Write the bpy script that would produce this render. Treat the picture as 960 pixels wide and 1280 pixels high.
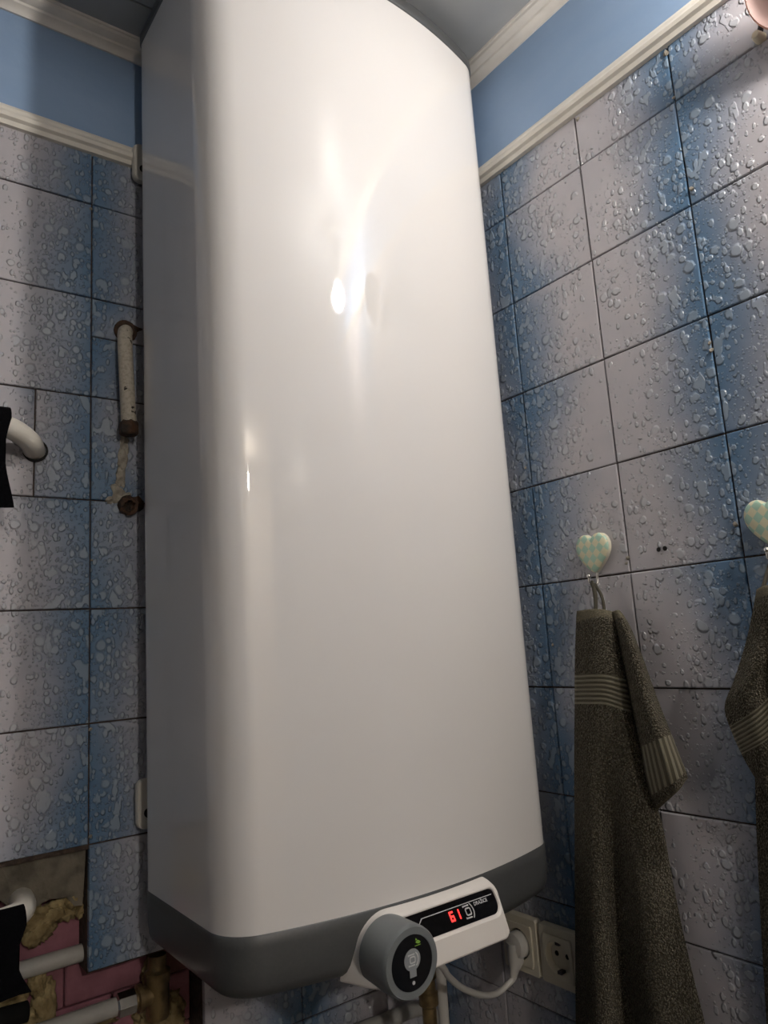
import bpy, bmesh, math, random
from mathutils import Vector, Matrix
random.seed(7)
for o in list(bpy.data.objects): bpy.data.objects.remove(o)
scene = bpy.context.scene
C = scene.collection

# ------------------------------------------------------------------ camera
# the camera stands at the origin; X runs along the back wall, Y towards it, Z up
YAW, PITCH, ROLL, FPX = math.radians(37.009), math.radians(10.096), math.radians(-3.764), 918.6
_f = Vector((math.sin(YAW)*math.cos(PITCH), math.cos(YAW)*math.cos(PITCH), math.sin(PITCH)))
_r0 = Vector((math.cos(YAW), -math.sin(YAW), 0)); _u0 = _r0.cross(_f)
_r = _r0*math.cos(ROLL) + _u0*math.sin(ROLL); _u = -_r0*math.sin(ROLL) + _u0*math.cos(ROLL)
cam_data = bpy.data.cameras.new('camera'); cam = bpy.data.objects.new('camera', cam_data); C.objects.link(cam)
cam.matrix_world = Matrix(((_r.x, _u.x, -_f.x, 0), (_r.y, _u.y, -_f.y, 0), (_r.z, _u.z, -_f.z, 0), (0, 0, 0, 1)))
cam_data.sensor_fit = 'VERTICAL'; cam_data.sensor_height = 36.0; cam_data.lens = 36.0*FPX/1280.0
cam_data.clip_start = 0.02
scene.camera = cam

# ------------------------------------------------------------------ world, light, exposure
world = bpy.data.worlds.new('world'); scene.world = world; world.use_nodes = True
world.node_tree.nodes['Background'].inputs[0].default_value = (0.02, 0.02, 0.022, 1)
world.node_tree.nodes['Background'].inputs[1].default_value = 1.0
LAMP_POS = Vector((0.745, 0.03, 0.795))       # the bulb of the ceiling lamp, out of the frame to the right
LAMP_STRENGTH = 335.0
HALL_POS = Vector((-0.06, -1.87, 0.80))         # the bulb of the hallway lamp, seen through the doorway behind the viewer
HALL_STRENGTH = 450.0
vs = scene.view_settings
vs.view_transform = 'Standard'; vs.look = 'None'; vs.gamma = 1.0; vs.use_curve_mapping = False
vs.exposure = 0.46

# ------------------------------------------------------------------ sizes of the place
D1, D2 = 1.0367, 0.8460            # back wall plane (Y) and right wall plane (X), tile faces
XL, YF = -0.85, -0.85              # left wall and wall behind the camera
ZF, ZC = -1.50, 0.967              # floor, ceiling
T = 0.15                           # tile
X0, ZB = 0.2755, 0.6710            # a vertical joint of the back wall, a horizontal joint of both walls
Y0, TW = 0.7430, 0.1543            # a vertical joint of the right wall, its tile width
ZTOP = 0.758                       # top of the tiling

def ray(x, y):
    return _f + _r*((x-480.0)/FPX) - _u*((y-640.0)/FPX)
def onY(x, y, Y): d = ray(x, y); return d*(Y/d.y)
def onX(x, y, X): d = ray(x, y); return d*(X/d.x)
def onZ(x, y, Z): d = ray(x, y); return d*(Z/d.z)

# ------------------------------------------------------------------ mesh helpers
def obj(name, bm, mat, parent=None, smooth=False):
    me = bpy.data.meshes.new(name)
    bmesh.ops.recalc_face_normals(bm, faces=bm.faces[:])
    bm.to_mesh(me); bm.free()
    if smooth:
        for p in me.polygons: p.use_smooth = True
    mats = mat if isinstance(mat, (list, tuple)) else [mat]
    for m in mats: me.materials.append(m)
    o = bpy.data.objects.new(name, me); C.objects.link(o)
    if parent: o.parent = parent
    return o
def sharp(o, deg=35):
    try: o.data.set_sharp_from_angle(angle=math.radians(deg))
    except Exception: pass
    return o
def empty(name, loc=(0, 0, 0)):
    o = bpy.data.objects.new(name, None); C.objects.link(o); o.location = loc; o.empty_display_size = 0.02
    return o
def tag(o, label, cat, group=None):
    o['label'] = label; o['category'] = cat
    if group: o['group'] = group
    return o
def struct(o, label=None, cat=None):
    o['kind'] = 'structure'
    if label: o['label'] = label
    if cat: o['category'] = cat
    return o
def adopt(parent, o):
    """parent o, keeping its world place (parents are never rotated here)"""
    o.parent = parent; o.location = o.location - parent.location
    return o
def box(bm, x0, x1, y0, y1, z0, z1, bev=0.0, seg=2):
    vs_ = [bm.verts.new(p) for p in ((x0,y0,z0),(x1,y0,z0),(x1,y1,z0),(x0,y1,z0),(x0,y0,z1),(x1,y0,z1),(x1,y1,z1),(x0,y1,z1))]
    fs = [bm.faces.new([vs_[i] for i in f]) for f in ((0,3,2,1),(4,5,6,7),(0,1,5,4),(1,2,6,5),(2,3,7,6),(3,0,4,7))]
    if bev:
        es = list({e for f in fs for e in f.edges})
        bmesh.ops.bevel(bm, geom=es, offset=bev, segments=seg, affect='EDGES', profile=0.5)
    return vs_
def loft(bm, rings, close=True, cap0=True, cap1=True, mi=0):
    vr = [[bm.verts.new(p) for p in r] for r in rings]
    n = len(vr[0]); m = n if close else n-1
    for a, b in zip(vr[:-1], vr[1:]):
        for i in range(m):
            j = (i+1) % n
            f = bm.faces.new((a[i], a[j], b[j], b[i])); f.material_index = mi
    if cap0 and close: bm.faces.new(vr[0][::-1])
    if cap1 and close: bm.faces.new(vr[-1])
    return vr
def catmull(pts, n=8):
    P = [Vector(p) for p in pts]; P = [P[0]*2-P[1]] + P + [P[-1]*2-P[-2]]; out = []
    for i in range(1, len(P)-2):
        for k in range(n):
            t = k/n; a, b, c, d = P[i-1], P[i], P[i+1], P[i+2]
            out.append(0.5*((2*b)+(c-a)*t+(2*a-5*b+4*c-d)*t*t+(3*b-a-3*c+d)*t**3))
    out.append(P[-2]); return out
def tube(bm, pts, r, n=14, cap=True):
    P = [Vector(p) for p in pts]; rings = []
    t0 = (P[1]-P[0]).normalized()
    up = Vector((0, 0, 1)) if abs(t0.z) < 0.9 else Vector((1, 0, 0))
    a = t0.cross(up).normalized()
    for i, p in enumerate(P):
        t = (P[min(i+1, len(P)-1)]-P[max(i-1, 0)]).normalized()
        a = (a - t*a.dot(t)).normalized(); b = t.cross(a)
        rr = r[i] if isinstance(r, (list, tuple)) else r
        rings.append([p + (a*math.cos(2*math.pi*k/n)+b*math.sin(2*math.pi*k/n))*rr for k in range(n)])
    loft(bm, rings, True, cap, cap)
def lathe(bm, prof, axis, origin, n=40, cap0=True, cap1=True):
    """prof: (radius, along) pairs"""
    ax = Vector(axis).normalized(); up = Vector((0, 0, 1)) if abs(ax.z) < 0.9 else Vector((1, 0, 0))
    a = ax.cross(up).normalized(); b = ax.cross(a); o = Vector(origin)
    rings = [[o + ax*h + (a*math.cos(2*math.pi*k/n)+b*math.sin(2*math.pi*k/n))*max(r, 1e-5) for k in range(n)] for r, h in prof]
    loft(bm, rings, True, cap0, cap1)
def prism(bm, outline, fn, depths):
    """outline: 2-D points; fn(a, b, d) -> 3-D; depths: list of (inset-scale, d)"""
    cx = sum(p[0] for p in outline)/len(outline); cz = sum(p[1] for p in outline)/len(outline)
    loft(bm, [[fn(cx+(a-cx)*s, cz+(b-cz)*s, d) for a, b in outline] for s, d in depths])
def rrect(x0, x1, z0, z1, r, n=6):
    out = []
    rs = r if isinstance(r, (list, tuple)) else (r,)*4
    for (cx, cz, a0, rr) in ((x1-rs[0], z1-rs[0], 0, rs[0]), (x0+rs[1], z1-rs[1], 90, rs[1]), (x0+rs[2], z0+rs[2], 180, rs[2]), (x1-rs[3], z0+rs[3], 270, rs[3])):
        for k in range(n+1):
            a = math.radians(a0+90.0*k/n); out.append((cx+rr*math.cos(a), cz+rr*math.sin(a)))
    return out

# ------------------------------------------------------------------ materials
def mat(name, col, rough=0.5, metal=0.0, noise=0.0, nscale=40.0, bump=0.0, bscale=200.0, coat=0.0, emit=None, estr=0.0, spec=0.5, col2=None, detail=4.0):
    m = bpy.data.materials.new(name); m.use_nodes = True; nt = m.node_tree; b = nt.nodes['Principled BSDF']
    b.inputs['Base Color'].default_value = (*col, 1); b.inputs['Roughness'].default_value = rough
    b.inputs['Metallic'].default_value = metal; b.inputs['Specular IOR Level'].default_value = spec
    if coat: b.inputs['Coat Weight'].default_value = coat; b.inputs['Coat Roughness'].default_value = 0.03
    if emit: b.inputs['Emission Color'].default_value = (*emit, 1); b.inputs['Emission Strength'].default_value = estr
    tc = nt.nodes.new('ShaderNodeTexCoord')
    n = nt.nodes.new('ShaderNodeTexNoise'); n.inputs['Scale'].default_value = nscale; n.inputs['Detail'].default_value = detail
    nt.links.new(tc.outputs['Object'], n.inputs['Vector'])
    mx = nt.nodes.new('ShaderNodeMix'); mx.data_type = 'RGBA'
    c2 = col2 if col2 else tuple(max(0, c*(1-noise)) for c in col)
    mx.inputs[6].default_value = (*col, 1); mx.inputs[7].default_value = (*c2, 1)
    rp = nt.nodes.new('ShaderNodeMapRange'); rp.inputs[1].default_value = 0.38; rp.inputs[2].default_value = 0.62
    nt.links.new(n.outputs['Fac'], rp.inputs[0]); nt.links.new(rp.outputs[0], mx.inputs[0]); nt.links.new(mx.outputs[2], b.inputs['Base Color'])
    if bump:
        n2 = nt.nodes.new('ShaderNodeTexNoise'); n2.inputs['Scale'].default_value = bscale; n2.inputs['Detail'].default_value = 3
        nt.links.new(tc.outputs['Object'], n2.inputs['Vector'])
        bp = nt.nodes.new('ShaderNodeBump'); bp.inputs['Strength'].default_value = bump; bp.inputs['Distance'].default_value = 0.003
        nt.links.new(n2.outputs['Fac'], bp.inputs['Height']); nt.links.new(bp.outputs['Normal'], b.inputs['Normal'])
    return m

class NB:
    """small node-graph writer"""
    def __init__(s, name):
        s.m = bpy.data.materials.new(name); s.m.use_nodes = True; s.nt = s.m.node_tree; s.b = s.nt.nodes['Principled BSDF']
    def n(s, t, **kw):
        x = s.nt.nodes.new(t)
        for k, v in kw.items(): setattr(x, k, v)
        return x
    def put(s, sock, v):
        if hasattr(v, 'is_output') or isinstance(v, bpy.types.NodeSocket): s.nt.links.new(v, sock)
        else: sock.default_value = v
    def math(s, op, a, b=0.0, c=None, clamp=False):
        x = s.n('ShaderNodeMath', operation=op, use_clamp=clamp); s.put(x.inputs[0], a); s.put(x.inputs[1], b)
        if c is not None: s.put(x.inputs[2], c)
        return x.outputs[0]
    def vmath(s, op, a, b):
        x = s.n('ShaderNodeVectorMath', operation=op); s.put(x.inputs[0], a); s.put(x.inputs[1], b); return x.outputs[0]
    def ramp(s, v, a, b, lo=0.0, hi=1.0, smooth=True):
        x = s.n('ShaderNodeMapRange', interpolation_type='SMOOTHSTEP' if smooth else 'LINEAR')
        for i, k in enumerate((v, a, b, lo, hi)): s.put(x.inputs[i], k)
        return x.outputs[0]
    def mix(s, f, a, b):
        x = s.n('ShaderNodeMix', data_type='RGBA'); s.put(x.inputs[0], f); s.put(x.inputs[6], a); s.put(x.inputs[7], b); return x.outputs[2]
    def noise(s, vec, scale, detail=2.0, rough=0.5):
        x = s.n('ShaderNodeTexNoise'); s.put(x.inputs['Vector'], vec); x.inputs['Scale'].default_value = scale
        x.inputs['Detail'].default_value = detail; x.inputs['Roughness'].default_value = rough; return x

def tile_material():
    g = NB('glazed_droplet_tile')
    tc = g.n('ShaderNodeTexCoord'); oi = g.n('ShaderNodeObjectInfo')
    sp = g.n('ShaderNodeSeparateXYZ'); g.put(sp.inputs[0], tc.outputs['Object'])
    su = g.n('ShaderNodeSeparateXYZ'); g.put(su.inputs[0], tc.outputs['UV'])
    u, v = su.outputs[0], su.outputs[1]
    off = g.math('MULTIPLY', oi.outputs['Random'], 37.0)
    cv = g.n('ShaderNodeCombineXYZ'); g.put(cv.inputs[0], g.math('ADD', sp.outputs[0], off)); g.put(cv.inputs[1], g.math('ADD', sp.outputs[2], g.math('MULTIPLY', off, 0.7)))
    P = cv.outputs[0]
    w = g.noise(P, 55.0, 2.0)
    wv = g.vmath('MULTIPLY', g.vmath('SUBTRACT', w.outputs['Color'], (0.5, 0.5, 0.5)), (0.0045, 0.006, 0.0))
    PW = g.vmath('ADD', P, wv)
    # printed colour: lilac grey fading into blue towards one side of the tile
    lo = g.noise(P, 9.0, 1.0)
    gu = g.math('ADD', u, g.math('MULTIPLY', g.math('SUBTRACT', lo.outputs['Fac'], 0.5), 0.42))
    tilt = g.math('MULTIPLY', g.math('SUBTRACT', v, 0.5), g.math('MULTIPLY', g.math('SUBTRACT', g.math('FRACT', off), 0.5), 0.8))
    gu = g.math('ADD', gu, tilt)
    blue = g.ramp(gu, 0.26, 1.06)
    # drops: voronoi cells of three sizes, more of them where the print turns blue
    clus = g.noise(P, 16.0, 2.0)
    dens = g.math('ADD', g.math('MULTIPLY', g.ramp(u, 0.05, 0.65), 0.55), g.math('MULTIPLY', g.ramp(clus.outputs['Fac'], 0.4, 0.68), 0.65))
    def drops(scale, rmin, rmax, k, vec):
        vo = g.n('ShaderNodeTexVoronoi', voronoi_dimensions='2D'); g.put(vo.inputs['Vector'], vec); vo.inputs['Scale'].default_value = scale
        sc = g.n('ShaderNodeSeparateColor'); g.put(sc.inputs[0], vo.outputs['Color'])
        rr = g.math('MULTIPLY_ADD', g.math('POWER', sc.outputs[0], 1.6), rmax-rmin, rmin)
        h = g.ramp(vo.outputs['Distance'], rr, g.math('MULTIPLY', rr, 0.55))
        ok = g.math('GREATER_THAN', g.math('MULTIPLY', dens, k), sc.outputs[1])
        return g.math('MULTIPLY', h, ok)
    d1 = drops(48.0, 0.14, 0.46, 0.80, PW)
    st = g.vmath('MULTIPLY', PW, (1.0, 0.62, 1.0))
    d2 = drops(100.0, 0.16, 0.48, 1.0, g.vmath('ADD', st, (3.3, 1.7, 0)))
    d3 = drops(210.0, 0.16, 0.44, 0.85, g.vmath('ADD', P, (7.3, 5.7, 0)))
    pn = g.noise(g.vmath('MULTIPLY', PW, (1.0, 0.55, 1.0)), 48.0, 2.5)
    pud = g.math('MULTIPLY', g.ramp(pn.outputs['Fac'], 0.60, 0.645), g.ramp(u, 0.35, 0.75))
    dr = g.math('MAXIMUM', g.math('MAXIMUM', d1, d2), g.math('MAXIMUM', g.math('MULTIPLY', d3, 0.7), pud))
    mott = g.noise(P, 30.0, 3.0)
    pale = g.mix(mott.outputs['Fac'], (0.515, 0.485, 0.51, 1), (0.435, 0.43, 0.465, 1))
    deep = g.mix(mott.outputs['Fac'], (0.085, 0.168, 0.285, 1), (0.125, 0.215, 0.335, 1))
    col = g.mix(blue, pale, deep)
    col = g.mix(g.math('MULTIPLY', dr, 0.30), col, (0.47, 0.53, 0.565, 1))
    g.put(g.b.inputs['Base Color'], col)
    g.b.inputs['Roughness'].default_value = 0.2
    bp = g.n('ShaderNodeBump'); bp.inputs['Strength'].default_value = 1.0; bp.inputs['Distance'].default_value = 0.0021
    g.put(bp.inputs['Height'], dr); g.put(g.b.inputs['Normal'], bp.outputs['Normal'])
    return g.m
M_TILE = tile_material()

def far_tile_material():
    g = NB('far_wall_tiling'); tc = g.n('ShaderNodeTexCoord')
    br = g.n('ShaderNodeTexBrick'); br.offset = 0.0; br.inputs['Scale'].default_value = 1.0
    br.inputs['Brick Width'].default_value = 0.15; br.inputs['Row Height'].default_value = 0.15; br.inputs['Mortar Size'].default_value = 0.0015
    br.inputs['Color1'].default_value = (0.25, 0.255, 0.275, 1); br.inputs['Color2'].default_value = (0.13, 0.17, 0.23, 1); br.inputs['Mortar'].default_value = (0.08, 0.06, 0.05, 1)
    sp = g.n('ShaderNodeSeparateXYZ'); g.put(sp.inputs[0], tc.outputs['Object']); cb = g.n('ShaderNodeCombineXYZ')
    g.put(cb.inputs[0], g.math('ADD', sp.outputs[0], sp.outputs[1])); g.put(cb.inputs[1], sp.outputs[2]); g.put(br.inputs['Vector'], cb.outputs[0])
    g.put(g.b.inputs['Base Color'], br.outputs['Color']); g.b.inputs['Roughness'].default_value = 0.25
    return g.m

def towel_material(name, band):
    g = NB(name); tc = g.n('ShaderNodeTexCoord'); P = tc.outputs['Object']
    su = g.n('ShaderNodeSeparateXYZ'); g.put(su.inputs[0], tc.outputs['UV'])
    if band:
        wv = g.math('SINE', g.math('MULTIPLY', su.outputs[1], 2*math.pi*172.0))
        f = g.ramp(wv, -0.6, 0.7)
        nz = g.noise(P, 900.0, 2.0)
        col = g.mix(f, (0.075, 0.068, 0.048, 1), (0.20, 0.185, 0.135, 1))
        g.put(g.b.inputs['Base Color'], col)
        h = g.math('ADD', f, g.math('MULTIPLY', nz.outputs['Fac'], 0.35)); dist, stn = 0.0022, 0.8
    else:
        vo = g.n('ShaderNodeTexVoronoi'); g.put(vo.inputs['Vector'], P); vo.inputs['Scale'].default_value = 430.0
        nz = g.noise(P, 700.0, 2.0); big = g.noise(P, 45.0, 2.0)
        loop = g.ramp(vo.outputs['Distance'], 0.75, 0.1)
        sp = g.math('MULTIPLY', loop, g.ramp(nz.outputs['Fac'], 0.33, 0.66))
        col = g.mix(sp, (0.038, 0.033, 0.023, 1), (0.285, 0.255, 0.19, 1))
        col = g.mix(g.ramp(big.outputs['Fac'], 0.35, 0.7, 0.0, 0.35), col, (0.07, 0.064, 0.046, 1))
        g.put(g.b.inputs['Base Color'], col)
        h = g.math('ADD', loop, nz.outputs['Fac']); dist, stn = 0.003, 1.0
    bp = g.n('ShaderNodeBump'); bp.inputs['Strength'].default_value = stn; bp.inputs['Distance'].default_value = dist
    g.put(bp.inputs['Height'], h); g.put(g.b.inputs['Normal'], bp.outputs['Normal'])
    g.b.inputs['Roughness'].default_value = 0.95; g.b.inputs['Specular IOR Level'].default_value = 0.1
    g.b.inputs['Sheen Weight'].default_value = 0.3; g.b.inputs['Sheen Tint'].default_value = (0.6, 0.55, 0.45, 1)
    return g.m

def heart_material():
    g = NB('heart_harlequin'); tc = g.n('ShaderNodeTexCoord')
    sp = g.n('ShaderNodeSeparateXYZ'); g.put(sp.inputs[0], tc.outputs['Object'])
    a = g.math('MULTIPLY', g.math('ADD', g.math('MULTIPLY', sp.outputs[1], 1.15), sp.outputs[2]), 72.0)
    b = g.math('MULTIPLY', g.math('SUBTRACT', g.math('MULTIPLY', sp.outputs[1], 1.15), sp.outputs[2]), 72.0)
    cb = g.n('ShaderNodeCombineXYZ'); g.put(cb.inputs[0], g.math('ADD', a, 0.5)); g.put(cb.inputs[1], b); cb.inputs[2].default_value = 0.5
    ck = g.n('ShaderNodeTexChecker'); g.put(ck.inputs['Vector'], cb.outputs[0]); ck.inputs['Scale'].default_value = 1.0
    ck.inputs['Color1'].default_value = (0.40, 0.60, 0.48, 1); ck.inputs['Color2'].default_value = (0.70, 0.67, 0.47, 1)
    g.put(g.b.inputs['Base Color'], ck.outputs['Color']); g.b.inputs['Roughness'].default_value = 0.3
    return g.m

def blue_paint():
    g = NB('blue_wall_paint'); tc = g.n('ShaderNodeTexCoord'); P = tc.outputs['Object']
    a = g.noise(g.vmath('MULTIPLY', P, (1, 1, 3.5)), 9.0, 4.0); b = g.noise(P, 70.0, 3.0)
    col = g.mix(a.outputs['Fac'], (0.235, 0.36, 0.56, 1), (0.30, 0.42, 0.60, 1))
    g.put(g.b.inputs['Base Color'], col); g.b.inputs['Roughness'].default_value = 0.5
    bp = g.n('ShaderNodeBump'); bp.inputs['Strength'].default_value = 0.25; bp.inputs['Distance'].default_value = 0.002
    g.put(bp.inputs['Height'], b.outputs['Fac']); g.put(g.b.inputs['Normal'], bp.outputs['Normal'])
    return g.m

def painted_pipe():
    g = NB('chipped_white_paint'); tc = g.n('ShaderNodeTexCoord'); P = tc.outputs['Object']
    a = g.noise(P, 75.0, 3.0, 0.6); b = g.noise(P, 260.0, 2.0)
    col = g.mix(g.ramp(b.outputs['Fac'], 0.4, 0.7), (0.50, 0.46, 0.385, 1), (0.38, 0.345, 0.28, 1))
    col = g.mix(g.ramp(a.outputs['Fac'], 0.63, 0.66), col, (0.03, 0.022, 0.018, 1))
    g.put(g.b.inputs['Base Color'], col); g.b.inputs['Roughness'].default_value = 0.6
    return g.m

M_GROUT = mat('dark_grout', (0.075, 0.052, 0.04), 0.9, noise=0.5, nscale=120, bump=0.4)
M_FAR = far_tile_material()
M_BLUE = blue_paint()
M_TRIM = mat('cream_trim_paint', (0.78, 0.745, 0.67), 0.42, noise=0.10, nscale=25, bump=0.06, bscale=60)
M_CROWN = mat('white_foam_cornice', (0.80, 0.77, 0.72), 0.55, noise=0.1, nscale=20)
M_CEIL = mat('grey_ceiling_panel', (0.42, 0.435, 0.44), 0.35, noise=0.12, nscale=6)
M_GAP = mat('dark_gap', (0.06, 0.06, 0.06), 0.8)
M_HALL = mat('hall_wallpaper', (0.55, 0.50, 0.43), 0.8, noise=0.1, nscale=10)
M_FLOOR = mat('floor_tile_brown', (0.14, 0.12, 0.10), 0.4, noise=0.3, nscale=8)
M_WHITE = mat('heater_white_enamel', (0.745, 0.725, 0.705), 0.45, coat=1.0, spec=0.12)
M_WHITE.node_tree.nodes['Principled BSDF'].inputs['Coat IOR'].default_value = 1.65
M_GREY = mat('heater_grey_plastic', (0.076, 0.079, 0.080), 0.42, noise=0.08, nscale=300, bump=0.05, bscale=1500)
M_KNOB = mat('knob_grey_plastic', (0.17, 0.185, 0.19), 0.38)
M_BEZEL = mat('panel_white_plastic', (0.83, 0.79, 0.745), 0.38)
M_SCREEN = mat('black_glossy_screen', (0.006, 0.006, 0.007), 0.06)
M_PRINT = mat('pale_grey_print', (0.55, 0.56, 0.57), 0.4)
M_PRINT2 = mat('mid_grey_print', (0.26, 0.275, 0.285), 0.4)
M_RED = mat('red_display_digits', (0.3, 0.01, 0.01), 0.4, emit=(1.0, 0.035, 0.03), estr=1.6)
M_GREEN = mat('green_leaf_symbol', (0.05, 0.1, 0.01), 0.4, emit=(0.32, 0.55, 0.08), estr=0.16)
M_BRACKET = mat('cream_bracket_paint', (0.60, 0.57, 0.51), 0.4)
M_BLACKHOLE = mat('black_hole', (0.008, 0.007, 0.006), 0.9)
M_PIPE = painted_pipe()
M_RUST = mat('rusty_iron', (0.028, 0.021, 0.016), 0.8, nscale=70, col2=(0.085, 0.042, 0.022), bump=0.6, bscale=250)
M_STAIN = mat('crumbled_plaster', (0.40, 0.37, 0.31), 0.95, noise=0.4, nscale=110, bump=0.7, bscale=220)
M_RAIL = mat('white_rail_enamel', (0.68, 0.645, 0.58), 0.3)
M_BLACKCLOTH = mat('black_cloth', (0.007, 0.007, 0.009), 0.95, noise=0.3, nscale=300, bump=0.3, bscale=900, spec=0.1)
M_MORTAR = mat('rough_mortar', (0.22, 0.195, 0.15), 0.95, noise=0.45, nscale=35, bump=0.8, bscale=90)
M_BRICK = mat('pink_brick', (0.30, 0.125, 0.16), 0.85, nscale=30, col2=(0.22, 0.09, 0.11), bump=0.3, bscale=120)
M_REDB = mat('dark_red_brick', (0.20, 0.085, 0.075), 0.9, noise=0.4, nscale=30, bump=0.4, bscale=100)
M_FOAM = mat('yellow_mounting_foam', (0.40, 0.32, 0.16), 0.85, nscale=45, col2=(0.22, 0.16, 0.07), bump=0.8, bscale=130)
M_PVC = mat('white_plastic_pipe', (0.44, 0.43, 0.40), 0.4, noise=0.15)
M_BRASS = mat('aged_brass', (0.30, 0.215, 0.10), 0.42, metal=0.65, nscale=60, col2=(0.17, 0.12, 0.06))
M_BLACKPIPE = mat('black_pipe_sleeve', (0.010, 0.010, 0.010), 0.9, spec=0.1)
M_SOCKET = mat('cream_socket_plastic', (0.62, 0.58, 0.47), 0.35)
M_CORD = mat('white_cord', (0.60, 0.585, 0.55), 0.5)
M_STEEL = mat('bright_steel', (0.7, 0.68, 0.64), 0.25, metal=1.0)
M_COPPER = mat('copper_metal', (0.72, 0.36, 0.26), 0.35, metal=0.55, noise=0.15, nscale=15)
M_COPPERIN = mat('copper_inside', (0.15, 0.092, 0.082), 0.6, metal=0.2)
M_DARKROD = mat('dark_rod', (0.05, 0.04, 0.045), 0.5)
M_DOWEL = mat('cream_wall_plug', (0.66, 0.60, 0.46), 0.6)
M_TOWEL = towel_material('brown_terry', False); M_BAND = towel_material('brown_ribbed_band', True)
M_HEM = mat('brown_hem', (0.17, 0.152, 0.108), 0.95, noise=0.4, nscale=500, bump=0.6, bscale=900, spec=0.1)
M_HEART = heart_material(); M_HEARTEDGE = mat('heart_cream_edge', (0.72, 0.69, 0.55), 0.35)
M_LOOP = mat('dark_loop_tape', (0.05, 0.045, 0.032), 0.9)
M_BULB = mat('lit_bulb', (1, 1, 1), 0.5, emit=(1.0, 0.925, 0.85), estr=LAMP_STRENGTH)
M_HALLBULB = mat('lit_hall_bulb', (1, 1, 1), 0.5, emit=(1.0, 0.925, 0.85), estr=HALL_STRENGTH)
M_LAMPW = mat('lamp_socket_white', (0.75, 0.74, 0.7), 0.4)

# ================================================================== THE ROOM
# back wall: solid above and to the right, broken open low on the left
GB = 0.0035                         # joints lie this far behind the tile faces
bm = bmesh.new()
FY = D1 + GB
box(bm, XL-0.1, D2+0.2, FY, FY+0.12, -0.2345, ZC+0.05)
box(bm, 0.2765, D2+0.2, FY+0.004, FY+0.12, -0.3815, -0.2345)
box(bm, 0.4265, D2+0.2, FY, FY+0.12, ZF-0.05, -0.3815)
box(bm, XL-0.1, 0.4265, FY+0.062, FY+0.12, ZF-0.05, -0.2345)
wall_back = struct(obj('wall_back', bm, M_GROUT), 'tiled back wall behind the water heater, broken open at lower left', 'wall')
bm = bmesh.new(); box(bm, D2+GB, D2+0.12, YF-0.1, D1+0.12+GB, ZF-0.05, ZC+0.05)
wall_right = struct(obj('wall_right', bm, M_GROUT), 'right wall covered in blue droplet tiles', 'wall')
bm = bmesh.new(); box(bm, XL-0.1, XL, YF-0.1, D1+0.1, ZF-0.05, ZC+0.05); wall_left = struct(obj('wall_left', bm, M_FAR), 'tiled left wall beyond the frame', 'wall')
DX0, DX1, DZ = -0.42, 0.38, 0.840      # doorway behind the viewer
bm = bmesh.new(); box(bm, XL, DX0, YF-0.1, YF, ZF-0.05, ZC+0.05); box(bm, DX1, D2+GB, YF-0.1, YF, ZF-0.05, ZC+0.05); box(bm, DX0, DX1, YF-0.1, YF, DZ, ZC+0.05)
wall_front = struct(obj('wall_front', bm, M_FAR), 'tiled wall behind the viewer', 'wall')
bm = bmesh.new(); box(bm, XL-0.1, D2+0.1, YF-0.1, D1+0.2, ZF-0.1, ZF); struct(obj('floor', bm, M_FLOOR), 'brown bathroom floor', 'floor')
bm = bmesh.new(); box(bm, XL-0.1, D2+0.1, YF-0.1, D1+0.1, ZC+0.010, ZC+0.06); ceiling = struct(obj('ceiling', bm, M_GAP), 'grey panelled ceiling above the heater', 'ceiling')
bm = bmesh.new(); box(bm, -1.0, -0.95, -2.6, YF-0.1, ZF-0.05, ZC+0.05); box(bm, 0.95, 1.0, -2.6, YF-0.1, ZF-0.05, ZC+0.05); box(bm, -0.95, 0.95, -2.6, -2.55, ZF-0.05, ZC+0.05); box(bm, -0.95, 0.95, -2.55, YF-0.1, ZC, ZC+0.05); box(bm, -0.95, 0.95, -2.55, YF-0.1, ZF-0.05, ZF)
struct(obj('wall_hallway', bm, M_HALL), 'pale hallway walls beyond the doorway', 'wall')
yy = D1 - 0.0882
while yy > YF:
    bm = bmesh.new(); box(bm, XL, D2, max(yy-0.36+0.0012, YF), yy-0.0012, ZC, ZC+0.0095, 0.0012, 1)
    obj('ceiling_panel', bm, M_CEIL, ceiling); yy -= 0.36

bm = bmesh.new(); box(bm, XL, D2, D1-0.087, D1, ZC, ZC+0.0095, 0.0012, 1); obj('ceiling_panel', bm, M_CEIL, ceiling)
# painted band above the tiles
bm = bmesh.new(); box(bm, XL, D2, D1-0.001, FY+0.001, ZTOP-0.005, ZC); obj('painted_band', bm, M_BLUE, wall_back)
bm = bmesh.new(); box(bm, D2-0.001, D2+GB+0.001, YF, D1, ZTOP-0.005, ZC); obj('painted_band', bm, M_BLUE, wall_right)

# tiles, each one an object; meshes shared between alike tiles
_tm = {}
def tile_mesh(w, h, blue_right, u0=0.0, u1=1.0):
    key = (round(w, 4), round(h, 4), blue_right, round(u0, 3), round(u1, 3))
    if key in _tm: return _tm[key]
    bm = bmesh.new(); box(bm, -w/2, w/2, 0, 0.008, -h/2, h/2)
    es = [e for e in bm.edges if all(abs(v.co.y) < 1e-6 for v in e.verts)]
    bmesh.ops.bevel(bm, geom=es, offset=0.0016, segments=2, affect='EDGES', profile=0.5)
    uv = bm.loops.layers.uv.new('UVMap')
    for f in bm.faces:
        f.smooth = False
        for l in f.loops:
            t = (l.vert.co.x+w/2)/w; t = u0+(u1-u0)*t
            l[uv].uv = (t if blue_right else 1-t, (l.vert.co.z+h/2)/h)
    bmesh.ops.recalc_face_normals(bm, faces=bm.faces[:])
    me = bpy.data.meshes.new('tile'); bm.to_mesh(me); bm.free(); me.materials.append(M_TILE); _tm[key] = me
    return me
J = 0.0018
rt = random.Random(3)
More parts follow.
